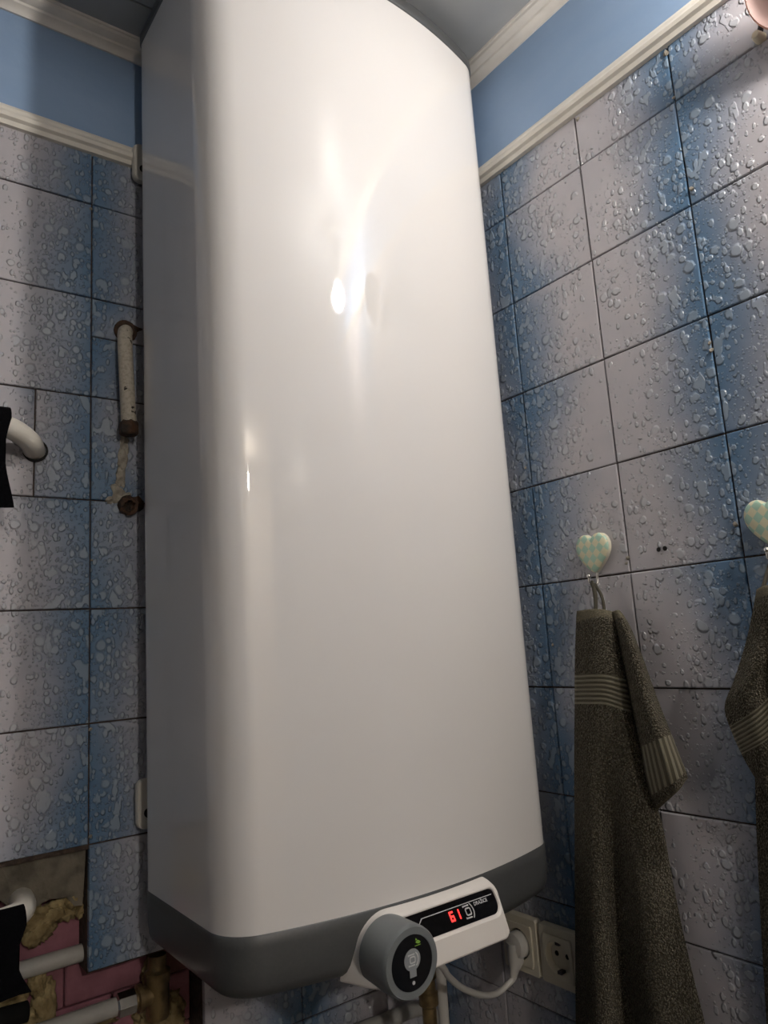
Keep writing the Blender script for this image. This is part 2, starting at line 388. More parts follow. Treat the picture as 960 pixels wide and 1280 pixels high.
def add_tile(wall, a0, a1, z0, z1, blue_right, u0=0.0, u1=1.0):
    w, h = a1-a0-J, z1-z0-J
    if w < 0.006 or h < 0.006: return
    o = bpy.data.objects.new('tile', tile_mesh(w, h, blue_right, u0, u1)); C.objects.link(o)
    ca, cz = (a0+a1)/2, (z0+z1)/2; d = rt.uniform(-0.0007, 0.0007)
    if wall is wall_back: o.location = (ca, D1+d, cz); o.rotation_euler = (rt.uniform(-1, 1)*0.004, 0, rt.uniform(-1, 1)*0.004)
    else: o.location = (D2+d, -ca, cz); o.rotation_euler = (0, rt.uniform(-1, 1)*0.004, -math.pi/2 + rt.uniform(-1, 1)*0.004)
    o.parent = wall
    return o
rows = [ZTOP]; z = ZB
while z > ZF: rows.append(z); z -= T
rows.append(ZF)
# back wall: joints every tile from X0
cols = []; k = -8
while True:
    x = X0+k*T
    if x >= D2: break
    cols.append((k, x)); k += 1
cols = [c for c in cols if c[1] > XL-T]
for k, x in cols:
    a0, a1 = max(x, XL), min(x+T, D2)
    br = (k % 2 == 1)                # the joint right of an odd column is the blue one
    u0, u1 = (a0-x)/T, (a1-x)/T
    for j in range(len(rows)-1):
        z1, z0 = rows[j], rows[j+1]
        if a1 <= X0+1e-4 and z1 < -0.22: continue            # broken open
        if a1 <= X0+T+1e-4 and z1 < -0.37: continue
        if k == -1 and abs(z1-(ZB-2*T)) < 1e-3:               # the row that was cut round the rail
            add_tile(wall_back, a0, 0.203, z0, z1, br, 0.0, 0.5); add_tile(wall_back, 0.203, a1, z0, z1, br, 0.52, 1.0); continue
        if k == 0 and abs(z1-(ZB-T)) < 1e-3:                  # cut round the old pipe
            add_tile(wall_back, a0, a1, 0.462, z1, br, u0, u1); add_tile(wall_back, a0, a1, z0, 0.462, br, u0, u1); continue
        add_tile(wall_back, a0, a1, z0, z1, br, u0, u1)
# right wall: a = -Y runs left to right
k = -2
while True:
    a = -Y0 + k*TW
    if a > 0.45: break
    a0, a1 = max(a, -D1), a+TW
    br = (k % 2 == 1)
    for j in range(len(rows)-1):
        add_tile(wall_right, a0, a1, rows[j+1], rows[j], br, (a0-a)/TW, 1.0)
    k += 1
bm = bmesh.new(); box(bm, D2-0.002, D2+GB+0.001, YF, -0.50, ZF, ZTOP); obj('far_tiling', bm, M_FAR, wall_right)

# trims: moulded strip on top of the tiles, cornice under the ceiling
def strip(name, prof, along, a0, a1, m, label):
    bm = bmesh.new()
    if along == 'x': rings = [[(a, D1-p, q) for p, q in prof] for a in (a0, a1)]
    else: rings = [[(D2-p, a, q) for p, q in prof] for a in (a0, a1)]
    loft(bm, rings); o = obj(name, bm, m, smooth=True); sharp(o, 28); return struct(o, label, 'trim')
tp = [(-0.002, ZTOP-0.006), (0.006, ZTOP-0.005), (0.0085, ZTOP+0.001), (0.013, ZTOP+0.004), (0.0145, ZTOP+0.009), (0.012, ZTOP+0.014), (0.008, ZTOP+0.016), (0.0085, ZTOP+0.021), (0.006, ZTOP+0.026), (-0.002, ZTOP+0.027)]
strip('trim_1', tp, 'x', XL, D2-0.001, M_TRIM, 'cream moulded strip along the top of the back wall tiles')
strip('trim_2', tp, 'y', YF, D1-0.001, M_TRIM, 'cream moulded strip along the top of the right wall tiles')
cb = 0.9395
cp = [(-0.002, cb), (0.004, cb), (0.0055, cb+0.004), (0.008, cb+0.0085), (0.0125, cb+0.0115), (0.0135, cb+0.015), (0.019, cb+0.0165), (0.0235, cb+0.020), (0.0245, cb+0.024), (0.027, cb+0.0245), (0.028, ZC), (-0.002, ZC)]
strip('trim_3', cp, 'x', XL, D2-0.001, M_CROWN, 'white cornice between the back wall and the ceiling')
strip('trim_4', cp, 'y', YF, D1-0.001, M_CROWN, 'white cornice between the right wall and the ceiling')

# small chips of pale grout and the old screw holes on the right wall
def chip(px, py, s, wall=wall_right):
    p = onX(px, py, D2-0.0008) if wall is wall_right else onY(px, py, D1-0.0008)
    bm = bmesh.new(); bmesh.ops.create_icosphere(bm, subdivisions=1, radius=s)
    for v in bm.verts: v.co *= random.uniform(0.6, 1.25)
    o = obj('grout_chip', bm, M_STAIN, wall); o.location = p; o.scale = (0.45, 1, 1) if wall is wall_right else (1, 0.45, 1)
for px, py, s in ((785, 697, .0042), (783, 704, .0024), (889, 438, .004), (887, 429, .0028), (919, 655, .0035), (722, 149, .0035), (832, 66, .005), (630, 212, .003), (864, 236, .004), (797, 815, .0028), (634, 270, .0028), (657, 585, .0028), (842, 122, .0028), (691, 806, .0026)):
    chip(px, py, s)
for px, py, s in ((114, 261, .0028), (115, 186, .0026), (113, 912, .0026), (113, 1045, .0026), (115, 700, .0024)): chip(px, py, s, wall_back)
for px, py, r in ((824, 687, .0030), (832, 685.5, .0032)):
    p = onX(px, py, D2)
    bm = bmesh.new(); lathe(bm, [(r, -0.0016), (r*0.85, -0.0018), (r*0.55, 0.0005), (0.0, 0.001)], (1, 0, 0), (p.x, p.y, p.z), 14); obj('screw_hole', bm, M_BLACKHOLE, wall_right)

# broken opening: bricks, mortar and mounting foam
rb = random.Random(5)
zz = -0.2345; r_i = 0
while zz > -0.62:
    xx = 0.02 - (0.06 if r_i % 2 else 0.0)
    while xx < 0.4255:
        w = 0.12; x1 = min(xx+w, 0.426)
        if x1-xx > 0.01:
            bm = bmesh.new(); dd = rb.uniform(-0.003, 0.003)
            box(bm, xx+0.0008, x1-0.0008, FY+0.045+dd*0.5, FY+0.064, zz-0.065+0.0008, zz-0.0008, 0.002, 1)
            obj('brick', bm, M_REDB if xx > 0.36 else M_BRICK, wall_back)
        xx += w
    zz -= 0.065; r_i += 1
def lump(name, m, c, s, seed, sub=4, amp=0.5):
    rr = random.Random(seed); bm = bmesh.new(); bmesh.ops.create_icosphere(bm, subdivisions=sub, radius=1.0)
    ks = [(Vector((rr.uniform(-1, 1), rr.uniform(-1, 1), rr.uniform(-1, 1))).normalized(), rr.uniform(2, 5), rr.uniform(0, 6)) for _ in range(9)]
    for v in bm.verts:
        d = sum(math.sin(k.dot(v.co)*fq+ph) for k, fq, ph in ks)/9
        d += 0.35*math.sin(ks[0][0].dot(v.co)*13+ks[0][2])*math.sin(ks[1][0].dot(v.co)*11+ks[1][2])*math.sin(ks[2][0].dot(v.co)*15)
        v.co *= 1+amp*d*1.8
    for v in bm.verts: v.co = Vector((v.co.x*s[0], v.co.y*s[1], v.co.z*s[2]))
    o = obj(name, bm, m, wall_back, smooth=True); o.location = c; return o
# mortar bed that the missing tiles sat on
bm = bmesh.new(); N = 26
top = []; mid = []; low = []; back = []
for i in range(N+1):
    x = 0.02 + (0.2745-0.02)*i/N; e = -0.286 + 0.009*math.sin(i*0.9) + rb.uniform(-0.004, 0.004) - (0.01 if i > 20 else 0)
    top.append((x, FY+0.006, -0.2338)); mid.append((x, FY+0.013+rb.uniform(-.002, .002), (-0.2338+e)/2)); low.append((x, FY+0.020+rb.uniform(-.003, .003), e)); back.append((x, FY+0.058, e-0.006))
loft(bm, [top, mid, low, back], close=False); obj('mortar_patch', bm, M_MORTAR, wall_back)
for i, (px, py, s) in enumerate(((80, 1135, (.022, .012, .014)), (62, 1150, (.020, .013, .013)), (48, 1165, (.016, .012, .016)), (92, 1120, (.012, .012, .018)), (35, 1150, (.02, .012, .02)), (110, 1148, (.006, .010, .014)), (103, 1130, (.01, .014, .012)))):
    lump('foam_patch', M_FOAM, onY(px, py, FY+0.036), s, 20+i)
for i, (px, py, s) in enumerate(((190, 1212, (.012, .010, .020)), (188, 1224, (.010, .010, .012)), (192, 1268, (.030, .012, .022)), (215, 1275, (.018, .012, .020)), (120, 1272, (.030, .010, .010)), (48, 1230, (.010, .012, .018)), (52, 1258, (.013, .014, .024)), (15, 1248, (.016, .012, .007)), (40, 1277, (.02, .012, .016)))):
    lump('foam_patch', M_FOAM, onY(px, py, FY+0.040), s, 50+i)
# crumbled plaster where a pipe was taken out
for i, (px, py, s) in enumerate(((154, 555, (.006, .0025, .018)), (153, 575, (.007, .0025, .02)), (150, 598, (.007, .0025, .02)), (147, 615, (.010, .003, .012)), (139, 624, (.008, .003, .006)), (156, 622, (.009, .003, .010)))):
    lump('plaster_patch', M_STAIN, onY(px, py, D1), s, 80+i, 3, 0.5)
lump('soot_mark', M_RUST, onY(161, 410, D1), (.018, .0025, .009), 90, 3, 0.5)

# ================================================================== WATER HEATER
HX, HW = 0.5755, 0.245
FA, F0, RC = 0.69, 0.7085, 0.052          # bow of the front, its foremost depth, corner radius
REAR = D1 - 0.045
def profile(off=0.0, n_front=34, n_c=12):
    hw = HW
    d1 = hw-RC
    for _ in range(30): d1 = hw - RC*(1-math.sin(math.atan(2*FA*d1)))
    th = math.atan(2*FA*d1); y1 = F0+FA*d1*d1
    c = (d1-RC*math.sin(th), y1+RC*math.cos(th))
    P = []                               # left rear -> front -> right rear, with outward normals
    rr = 0.018
    half = []
    for i in range(n_front//2+1):
        x = d1*i/(n_front//2); t = math.atan(2*FA*x); half.append((x, F0+FA*x*x, math.sin(t), -math.cos(t)))
    for i in range(1, n_c+1):
        t = th+(math.pi/2-th)*i/n_c; half.append((c[0]+RC*math.sin(t), c[1]-RC*math.cos(t), math.sin(t), -math.cos(t)))
    for yk in (0.82, 0.85, 0.88, 0.92, 0.96): half.append((hw, yk, 1, 0))
    for i in range(0, 7):
        t = math.pi/2*i/6; half.append((hw-rr+rr*math.cos(t), REAR-rr+rr*math.sin(t), math.cos(t), math.sin(t)))
    left = [(-x, y, -nx, ny) for x, y, nx, ny in half[::-1]][:-1]
    for x, y, nx, ny in left+half: P.append((HX+x+nx*off, y+ny*off))
    return P
ZW0, ZW1 = -0.2836, 0.925
heater = empty('water_heater', (HX, REAR, -0.345))
tag(heater, 'tall white electric water heater with grey end caps hung on the tiled wall', 'water heater')
bm = bmesh.new(); loft(bm, [[(x, y, z) for x, y in profile()] for z in [ZW0+(ZW1-ZW0)*i/8 for i in range(9)]])
adopt(heater, sharp(obj('casing', bm, M_WHITE, smooth=True), 50))
def cap(zs, name, label):
    bm = bmesh.new(); loft(bm, [[(x, y, z) for x, y in profile(o)] for o, z in zs])
    o = adopt(heater, sharp(obj(name, bm, M_GREY, smooth=True), 50)); o['label'] = label; return o
cap([(-0.004, ZW0+0.002), (-0.0005, ZW0+0.0005), (0.0012, ZW0-0.0012), (0.0014, ZW0-0.012), (0.0008, -0.318), (-0.001, -0.333), (-0.004, -0.340), (-0.009, -0.3445), (-0.016, -0.3465), (-0.024, -0.347)], 'bottom_cap', 'dark grey plastic bottom cap')
cap([(-0.004, ZW1-0.002), (0.0008, ZW1), (0.0022, ZW1+0.002), (0.0022, ZW1+0.015), (0.0, ZW1+0.022), (-0.006, ZW1+0.027), (-0.016, ZW1+0.029), (-0.024, ZW1+0.0292)], 'top_cap', 'dark grey plastic top cap')
# wall brackets that look out past the left side
def bracket(z0, z1):
    bm = bmesh.new(); ol = rrect(0.3315, 0.560, z0, z1, 0.010)
    prism(bm, ol, lambda a, b, d: (a, D1-0.0075-d, b), [(0.995, 0.0), (1.0, 0.0012), (1.0, 0.008), (0.985, 0.0105)])
    o = adopt(heater, sharp(obj('mount_bracket', bm, M_BRACKET, smooth=True), 40))
    bm = bmesh.new(); box(bm, 0.40, 0.75, D1-0.0175, REAR+0.0005, (z0+z1)/2-0.02, (z0+z1)/2+0.02); b2 = obj('hanger_bar', bm, M_BRACKET); adopt(heater, b2)
    bm = bmesh.new(); p = (0.3465, D1-0.018, z0+0.020); lathe(bm, [(0.0062, -0.002), (0.0062, 0.0012), (0.0048, 0.0014), (0.0, 0.0006)], (0, -1, 0), p, 16)
    sl = obj('bracket_hole', bm, M_BLACKHOLE); sl.parent = o; return o
b1 = bracket(0.724, 0.786); b2 = bracket(-0.220, -0.157)

# ---- control panel
def capY(x): return F0+FA*(x-HX)**2
ZK = -0.3250                                 # crease of the panel face
def faceY(z): return 0.6965 - (0.6965-0.6745)*min(1.0, (-0.287-z)/(-0.287-ZK)) if z < -0.287 else 0.6965
PX0, PX1, PZ0, PZ1 = 0.4760, 0.6530, -0.3475, -0.2885
rad = (0.010, 0.026, 0.004, 0.008)
def pring(e, fn, sk=0.0):
    # the left end flares towards the bottom
    pts = rrect(PX0-e, PX1+e, PZ0-e, PZ1+e, rad, 8); out = []
    for x, z in pts:
        if x < PX0+0.05: x -= sk*(1-(z-PZ0)/(PZ1-PZ0))
        out.append((x, fn(x, z), z))
    return out
def scr_ring(e, dy):
    return [(x, faceY(z)+dy, z) for x, z in rrect(0.4950-e, 0.6465+e, -0.3185-e, -0.2955+e, (0.006+e, 0.012+e, 0.004, 0.011+e), 8)]
bm = bmesh.new()
rings = [pring(0.004, lambda x, z: capY(x)+0.012, .020), pring(0.0025, lambda x, z: capY(x)-0.001, .020), pring(0.0015, lambda x, z: (capY(x)+faceY(z))/2, .016), pring(0.0, lambda x, z: faceY(z)+0.003, .012), pring(-0.0012, lambda x, z: faceY(z)+0.0008, .011), pring(-0.003, lambda x, z: faceY(z), .010),
         scr_ring(0.0028, 0.0), scr_ring(0.0012, 0.0012), scr_ring(0.0004, 0.004)]
loft(bm, rings, True, True, True)
bez = adopt(heater, sharp(obj('control_panel', bm, M_BEZEL, smooth=True), 24)); bez['label'] = 'white plastic control panel'
bm = bmesh.new(); loft(bm, [scr_ring(0.0003, 0.0042), scr_ring(0.0003, 0.0030)]); scr = adopt(heater, obj('display_screen', bm, M_SCREEN)); scr['label'] = 'black glossy display'
SY = 0.0027                                   # print lies just on the glass
def sub(parent, o):
    o.parent = parent; return o
def flat(polys, fn, name, m, parent):
    bm = bmesh.new()
    for poly in polys:
        a = [bm.verts.new(fn(x, z, 0.0)) for x, z in poly]; b = [bm.verts.new(fn(x, z, 0.0004)) for x, z in poly]
        bm.faces.new(a); bm.faces.new(b[::-1]); n = len(a)
        for i in range(n): bm.faces.new((a[i], b[i], b[(i+1) % n], a[(i+1) % n]))
    o = obj(name, bm, m)
    o.parent = parent; o.location = -(heater.location + parent.location) if parent.parent else -parent.location
    return o
def onscreen(x, z, d): return (x, faceY(z)+SY-d, z)
def rectp(x0, x1, z0, z1): return [(x0, z0), (x1, z0), (x1, z1), (x0, z1)]
# the thin frame line of the display
flat([rectp(0.5356, 0.6422, -0.3008, -0.3002), [(0.5300, -0.3045), (0.5309, -0.3045), (0.5362, -0.3008), (0.5354, -0.3002)]], onscreen, 'frame_line', M_PRINT, scr)
# seven-segment digits
def seg7(x, z, w, h, t, segs):
    S = {'a': rectp(x, x+w, z+h-t, z+h), 'g': rectp(x, x+w, z+h/2-t/2, z+h/2+t/2), 'd': rectp(x, x+w, z, z+t), 'f': rectp(x, x+t, z+h/2, z+h), 'e': rectp(x, x+t, z, z+h/2), 'b': rectp(x+w-t, x+w, z+h/2, z+h), 'c': rectp(x+w-t, x+w, z, z+h/2)}
    gp = t*0.12; out = []
    for s in segs:
        q = S[s]; xs = [p[0] for p in q]; zs = [p[1] for p in q]
        if s in 'agd': out.append(rectp(min(xs)+gp, max(xs)-gp, min(zs), max(zs)))
        else: out.append(rectp(min(xs), max(xs), min(zs)+gp, max(zs)-gp))
    return out
flat(seg7(0.5732, -0.3122, 0.0062, 0.0092, 0.0017, 'afgedc'), onscreen, 'red_digit', M_RED, scr)
flat(seg7(0.5822, -0.3122, 0.0060, 0.0092, 0.0017, 'bc'), onscreen, 'red_digit', M_RED, scr)
# emblem: two bars, a squared ring and an arc
def emblem(cx, cz, s):
    def ring(w, h, t, n=5):
        o_ = rrect(cx-w, cx+w, cz-h, cz+h, min(w, h)*0.55, n); i_ = rrect(cx-w+t, cx+w-t, cz-h+t, cz+h-t, min(w, h)*0.3, n)
        m = len(o_); return [[o_[k], o_[(k+1) % m], i_[(k+1) % m], i_[k]] for k in range(m)]
    ps = ring(0.30*s, 0.27*s, 0.09*s)
    ps += [rectp(cx-0.38*s, cx+0.22*s, cz+0.36*s, cz+0.45*s), rectp(cx-0.38*s, cx+0.22*s, cz-0.45*s, cz-0.36*s)]
    ps += [rectp(cx-0.44*s, cx-0.35*s, cz+0.33*s, cz+0.45*s), rectp(cx-0.44*s, cx-0.35*s, cz-0.45*s, cz-0.33*s)]
    A = [math.radians(-52+104*k/10) for k in range(11)]
    for a, b in zip(A[:-1], A[1:]):
        ps.append([(cx+0.56*s*math.cos(a)-0.02*s, cz+0.58*s*math.sin(a)), (cx+0.65*s*math.cos(a)-0.02*s, cz+0.66*s*math.sin(a)), (cx+0.65*s*math.cos(b)-0.02*s, cz+0.66*s*math.sin(b)), (cx+0.56*s*math.cos(b)-0.02*s, cz+0.58*s*math.sin(b))])
    return ps
flat(emblem(0.6008, -0.3082, 0.0136), onscreen, 'emblem', M_PRINT, scr)
def text_mesh(body, size, name, m, parent, place):
    cu = bpy.data.curves.new(name, 'FONT'); cu.body = body; cu.size = size; cu.extrude = 0.0; cu.offset = 0.00012
    to = bpy.data.objects.new(name+'_src', cu); C.objects.link(to)
    dg = bpy.context.evaluated_depsgraph_get(); me = bpy.data.meshes.new_from_object(to.evaluated_get(dg))
    bpy.data.objects.remove(to)
    for v in me.vertices: v.co = Vector(place(v.co.x, v.co.y))
    me.materials.clear(); me.materials.append(m)
    o = bpy.data.objects.new(name, me); C.objects.link(o); o.parent = parent; o.location = -(heater.location + parent.location)
    return o
text_mesh('DRA\u017dICE', 0.0046, 'brand_lettering', M_PRINT, scr, lambda a, b: onscreen(0.6120+a*1.12, -0.3052+b, 0.0003))

# ---- knob
KC = Vector((0.4921, 0.0, -0.3226)); KB, KF, KR = 0.700, 0.6550, 0.0356
bm = bmesh.new()
lathe(bm, [(KR*0.99, -KB), (KR, -KB+0.003), (KR*0.985, -KF-0.006), (KR*0.97, -KF-0.0025), (KR*0.93, -KF), (KR*0.745, -KF), (KR*0.735, -KF-0.0012)], (0, -1, 0), (KC.x, 0, KC.z), 72)
knob = adopt(heater, sharp(obj('control_knob', bm, M_KNOB, smooth=True), 30)); knob['label'] = 'round grey control knob'
bm = bmesh.new(); lathe(bm, [(KR*0.734, -KF-0.001), (KR*0.734, -KF-0.0002), (0.0, -KF-0.0002)], (0, -1, 0), (KC.x, 0, KC.z), 72); obj_face = obj('knob_face', bm, M_SCREEN)
obj_face.parent = knob
def onknob(lift): return lambda x, z, d: (KC.x+x, KF-0.0001-lift-d, KC.z+z)
ol = []
a0 = math.radians(-66); r = 0.0104; cz = 0.0030
for k in range(33):
    a = a0 + (2*math.pi-2*(math.pi/2+a0))*k/32; ol.append((r*math.cos(a), cz+r*math.sin(a)))
ol += [(-0.0042, -0.0132), (0.0042, -0.0132)]
flat([ol], onknob(0.0), 'keyhole_symbol', M_PRINT2, knob)
flat([[(x, z+cz) for x, z in p] for p in emblem(0, 0, 0.0125)], onknob(0.0004), 'emblem', M_PRINT, knob)
flat([[(0.0018*math.cos(2*math.pi*k/14), -0.0185+0.0018*math.sin(2*math.pi*k/14)) for k in range(14)]], onknob(0.0), 'indicator_dot', M_PRINT, knob)
lf = []
for k in range(13): t = k/12; lf.append((0.0055+0.0065*t, 0.0180-0.001*t+0.0020*math.sin(math.pi*t)))
for k in range(11, 0, -1): t = k/12; lf.append((0.0055+0.0065*t, 0.0180-0.001*t-0.0014*math.sin(math.pi*t)))
flat([lf, rectp(0.0045, 0.0120, 0.0145, 0.0150), [(0.0055, 0.0198), (0.0062, 0.0220), (0.0080, 0.0200)]], onknob(0.0), 'leaf_symbol', M_GREEN, knob)

# ================================================================== THINGS ON THE BACK WALL
# old pipe stub with rusty nut
p0 = onY(157, 414, D1-0.004); pa = onY(156, 423, D1-0.020); pb = onY(158, 470, D1-0.024); pc = onY(161, 530, D1-0.024); pd = onY(161, 545, D1-0.024)
stub = empty('pipe_stub', p0); tag(stub, 'old white painted pipe stub with rusty nut beside the heater', 'pipe')
def part(parent, name, bm, m, smooth=True, ang=40):
    o = obj(name, bm, m, smooth=smooth)
    if smooth: sharp(o, ang)
    o.parent = parent; o.location = -parent.location
    return o
bm = bmesh.new(); tube(bm, catmull([p0+Vector((0, 0.006, 0.004)), p0, pa, pb, pc], 7), 0.0105, 18); part(stub, 'pipe', bm, M_PIPE)
bm = bmesh.new(); lathe(bm, [(0.010, 0.004), (0.0165, 0.002), (0.0165, -0.003), (0.012, -0.006), (0.0105, -0.010)], (0, 1, 0), (p0.x, D1-0.003, p0.z), 20); part(stub, 'collar', bm, M_RUST)
dn = (pd-pc).normalized(); bm = bmesh.new(); lathe(bm, [(0.010, -0.003), (0.0128, 0.0), (0.0135, 0.002), (0.0135, 0.0165), (0.0118, 0.0185), (0.0, 0.0186)], dn, pc-dn*0.002, 6); part(stub, 'rusty_nut', bm, M_RUST, False)
# rusty pipe end below it
pr = onY(160, 632, D1)
rs = empty('pipe_end', pr); tag(rs, 'broken rusty pipe end sticking from the tiles below the nut', 'pipe')
bm = bmesh.new(); lathe(bm, [(0.0135, 0.003), (0.0145, -0.004), (0.0125, -0.012), (0.0085, -0.0125), (0.007, -0.003), (0.0, -0.002)], (0.15, 1, 0.25), pr, 14)
for v in bm.verts: v.co += Vector((random.uniform(-1, 1), random.uniform(-1, 1), random.uniform(-1, 1)))*0.0016
part(rs, 'rusted_socket', bm, M_RUST)
bm = bmesh.new(); bmesh.ops.create_icosphere(bm, subdivisions=2, radius=0.011)
for v in bm.verts: v.co *= random.uniform(0.75, 1.25); v.co.y *= 0.4
for v in bm.verts: v.co += pr+Vector((0.012, -0.001, 0.003))
part(rs, 'rust_crust', bm, M_RUST)

# white heated towel rail (bent pipe): two arms come out of the wall
q0 = Vector((0.2035, D1+0.004, 0.2835)); q1 = Vector((0.192, D1-0.024, 0.289)); q2 = Vector((0.166, D1-0.044, 0.298)); q3 = Vector((0.125, D1-0.054, 0.303))
e1 = Vector((0.160, D1-0.054, -0.279)); e2 = Vector((0.194, D1-0.028, -0.279)); e3 = Vector((0.204, D1+0.048, -0.280))
rail = empty('towel_rail', q0); tag(rail, 'bent white enamelled towel rail pipe reaching out of the left tiles', 'towel rail')
bm = bmesh.new(); tube(bm, catmull([q0, q1, q2, q3, Vector((0.02, D1-0.056, 0.303)), Vector((-0.20, D1-0.056, 0.303)), Vector((-0.29, D1-0.056, 0.25)), Vector((-0.31, D1-0.056, 0.10)), Vector((-0.31, D1-0.056, -0.12)), Vector((-0.28, D1-0.056, -0.25)), Vector((-0.19, D1-0.056, -0.283)), Vector((0.05, D1-0.056, -0.283)), e1, e2, e3], 7), 0.0138, 20); part(rail, 'pipe', bm, M_RAIL)
bm = bmesh.new(); lathe(bm, [(0.0138, -0.0028), (0.0158, -0.0015), (0.0158, 0.002), (0.0138, 0.003)], (-0.28, -1, 0.13), q0+Vector((0, -0.005, 0)), 24, False, False); part(rail, 'sealing_ring', bm, M_BLACKHOLE)

# black cloths hung over the rail
def hung_cloth(name, zr, z_end_f, z_end_b, x0, x1, label, seed):
    rr = random.Random(seed); R = 0.0175; yc = D1-0.056; bm = bmesh.new(); rings = []
    nx = 22
    for i in range(nx+1):
        t = i/nx; x = x0+(x1-x0)*t; row = []
        fold = 0.0035*math.sin(t*17+seed)+0.002*math.sin(t*31)
        nz = 16
        for k in range(nz+1):
            s = k/nz; z = z_end_f+(zr-z_end_f)*s; sw = (1-s)
            row.append((x+sw*0.006*math.sin(3.5*s+seed)*t - (0.007*math.sin(math.pi*s)*t), yc-R-fold*sw-0.004*sw, z-(0.012*(1-t)*sw if True else 0)))
        for k in range(1, 9):
            a = math.pi*k/8; row.append((x, yc-R*math.cos(a), zr+R*math.sin(a)))
        for k in range(1, 9):
            s = k/8; row.append((x, yc+R+fold*s*0.4, zr+(z_end_b-zr)*s))
        rings.append(row)
    loft(bm, rings, close=False)
    bmesh.ops.solidify(bm, geom=bm.faces[:], thickness=0.0028)
    o = obj(name, bm, M_BLACKCLOTH, smooth=True); return tag(o, label, 'cloth', 'black cloths on the towel rail')
hung_cloth('black_cloth', 0.303, 0.190, 0.21, -0.06, 0.162, 'black cloth hung over the upper arm of the white rail', 1)
hung_cloth('black_cloth', -0.283, -0.352, -0.35, -0.06, 0.190, 'black cloth hung over the lower rail arm by the yellow foam', 2)

# water pipes in the opening
def along(name, pts, r, m, label, cat='pipe', n=16):
    bm = bmesh.new(); tube(bm, pts, r, n); o = obj(name, bm, m, smooth=True); sharp(o, 50); return tag(o, label, cat)
along('plastic_pipe', [(-0.2, FY+0.030, -0.366), (0.1, FY+0.030, -0.366), (0.30, FY+0.030, -0.364), (0.40, FY+0.030, -0.364)], 0.0105, M_PVC, 'upper grey plastic pipe running behind the hanging tile')
tee = empty('pipe_tee', (0.366, D1+0.010, -0.431)); tag(tee, 'brass elbow fitting on the lower plastic pipe under the heater', 'fitting')
TC = tee.location
bm = bmesh.new(); lathe(bm, [(0.0, -0.030), (0.0135, -0.030), (0.0150, -0.026), (0.0150, 0.012), (0.0165, 0.014), (0.0165, 0.026), (0.013, 0.028), (0.0115, 0.030), (0.0115, 0.046), (0.0, 0.046)], (0, 0, 1), TC, 22); part(tee, 'elbow_body', bm, M_BRASS)
bm = bmesh.new(); lathe(bm, [(0.012, 0.0), (0.0125, 0.020), (0.0165, 0.021), (0.0165, 0.0265), (0.013, 0.028), (0.0125, 0.034)], (-1, 0, 0), TC, 22); part(tee, 'branch', bm, M_BRASS)
bm = bmesh.new(); lathe(bm, [(0.0128, 0.030), (0.0150, 0.031), (0.0150, 0.052), (0.0125, 0.054)], (-1, 0, 0), TC, 8); part(tee, 'compression_nut', bm, M_STEEL, False)
along('plastic_pipe', [(TC.x-0.050, TC.y, TC.z), (0.2, TC.y, TC.z-0.001), (0.0, TC.y, TC.z), (-0.3, TC.y, TC.z)], 0.0108, M_PVC, 'lower white plastic pipe ending in the brass elbow')
bp0 = onY(34, 1264, FY+0.022); along('black_sleeve', [bp0, bp0+Vector((-0.06, -0.004, 0.004)), bp0+Vector((-0.2, -0.006, 0.006))], 0.0115, M_BLACKPIPE, 'black pipe sleeve end at the lower left corner')

# pipes below the heater
along('plastic_pipe', [(-0.35, D1-0.020, -0.555), (0.44, D1-0.020, -0.560), (0.60, D1-0.020, -0.562), (0.760, D1-0.020, -0.566), (0.790, D1-0.020, -0.572), (0.802, D1-0.020, -0.595), (0.804, D1-0.020, -0.90)], 0.0110, M_PVC, 'white plastic pipe along the back wall beneath the control knob')
va = onY(536, 1252, 0.850); valve = empty('safety_valve', (va.x, va.y, -0.347)); tag(valve, 'brass safety valve on the pipe under the heater', 'valve')
bm = bmesh.new(); tube(bm, [(va.x, va.y, -0.346), (va.x, va.y, -0.43)], 0.0085, 16); part(valve, 'riser', bm, M_BRASS)
bm = bmesh.new(); lathe(bm, [(0.0085, 0.0), (0.0125, 0.002), (0.0125, 0.018), (0.0105, 0.020), (0.0105, 0.034), (0.0130, 0.036), (0.0130, 0.050), (0.0095, 0.053), (0.0095, 0.09), (0, 0.09)], (0, 0, -1), (va.x, va.y, -0.425), 20); part(valve, 'valve_body', bm, M_BRASS)
bm = bmesh.new(); tube(bm, [(va.x, va.y, -0.442), (va.x-0.018, va.y-0.008, -0.442), (va.x-0.026, va.y-0.010, -0.446)], [0.007, 0.007, 0.0085], 14); part(valve, 'relief_lever', bm, M_BRASS)
bm = bmesh.new(); tube(bm, [(va.x, va.y, -0.51), (va.x, va.y, -0.80)], 0.0088, 14); part(valve, 'lower_pipe', bm, M_PVC)
ho = onY(553, 1250, 0.865); along('water_hose', [(ho.x, 0.865, -0.346), (ho.x, 0.865, -0.46), (ho.x+0.001, 0.866, -0.60), (ho.x, 0.87, -0.85)], 0.0075, M_CORD, 'pale grey hose hanging down beside the brass valve', 'hose')

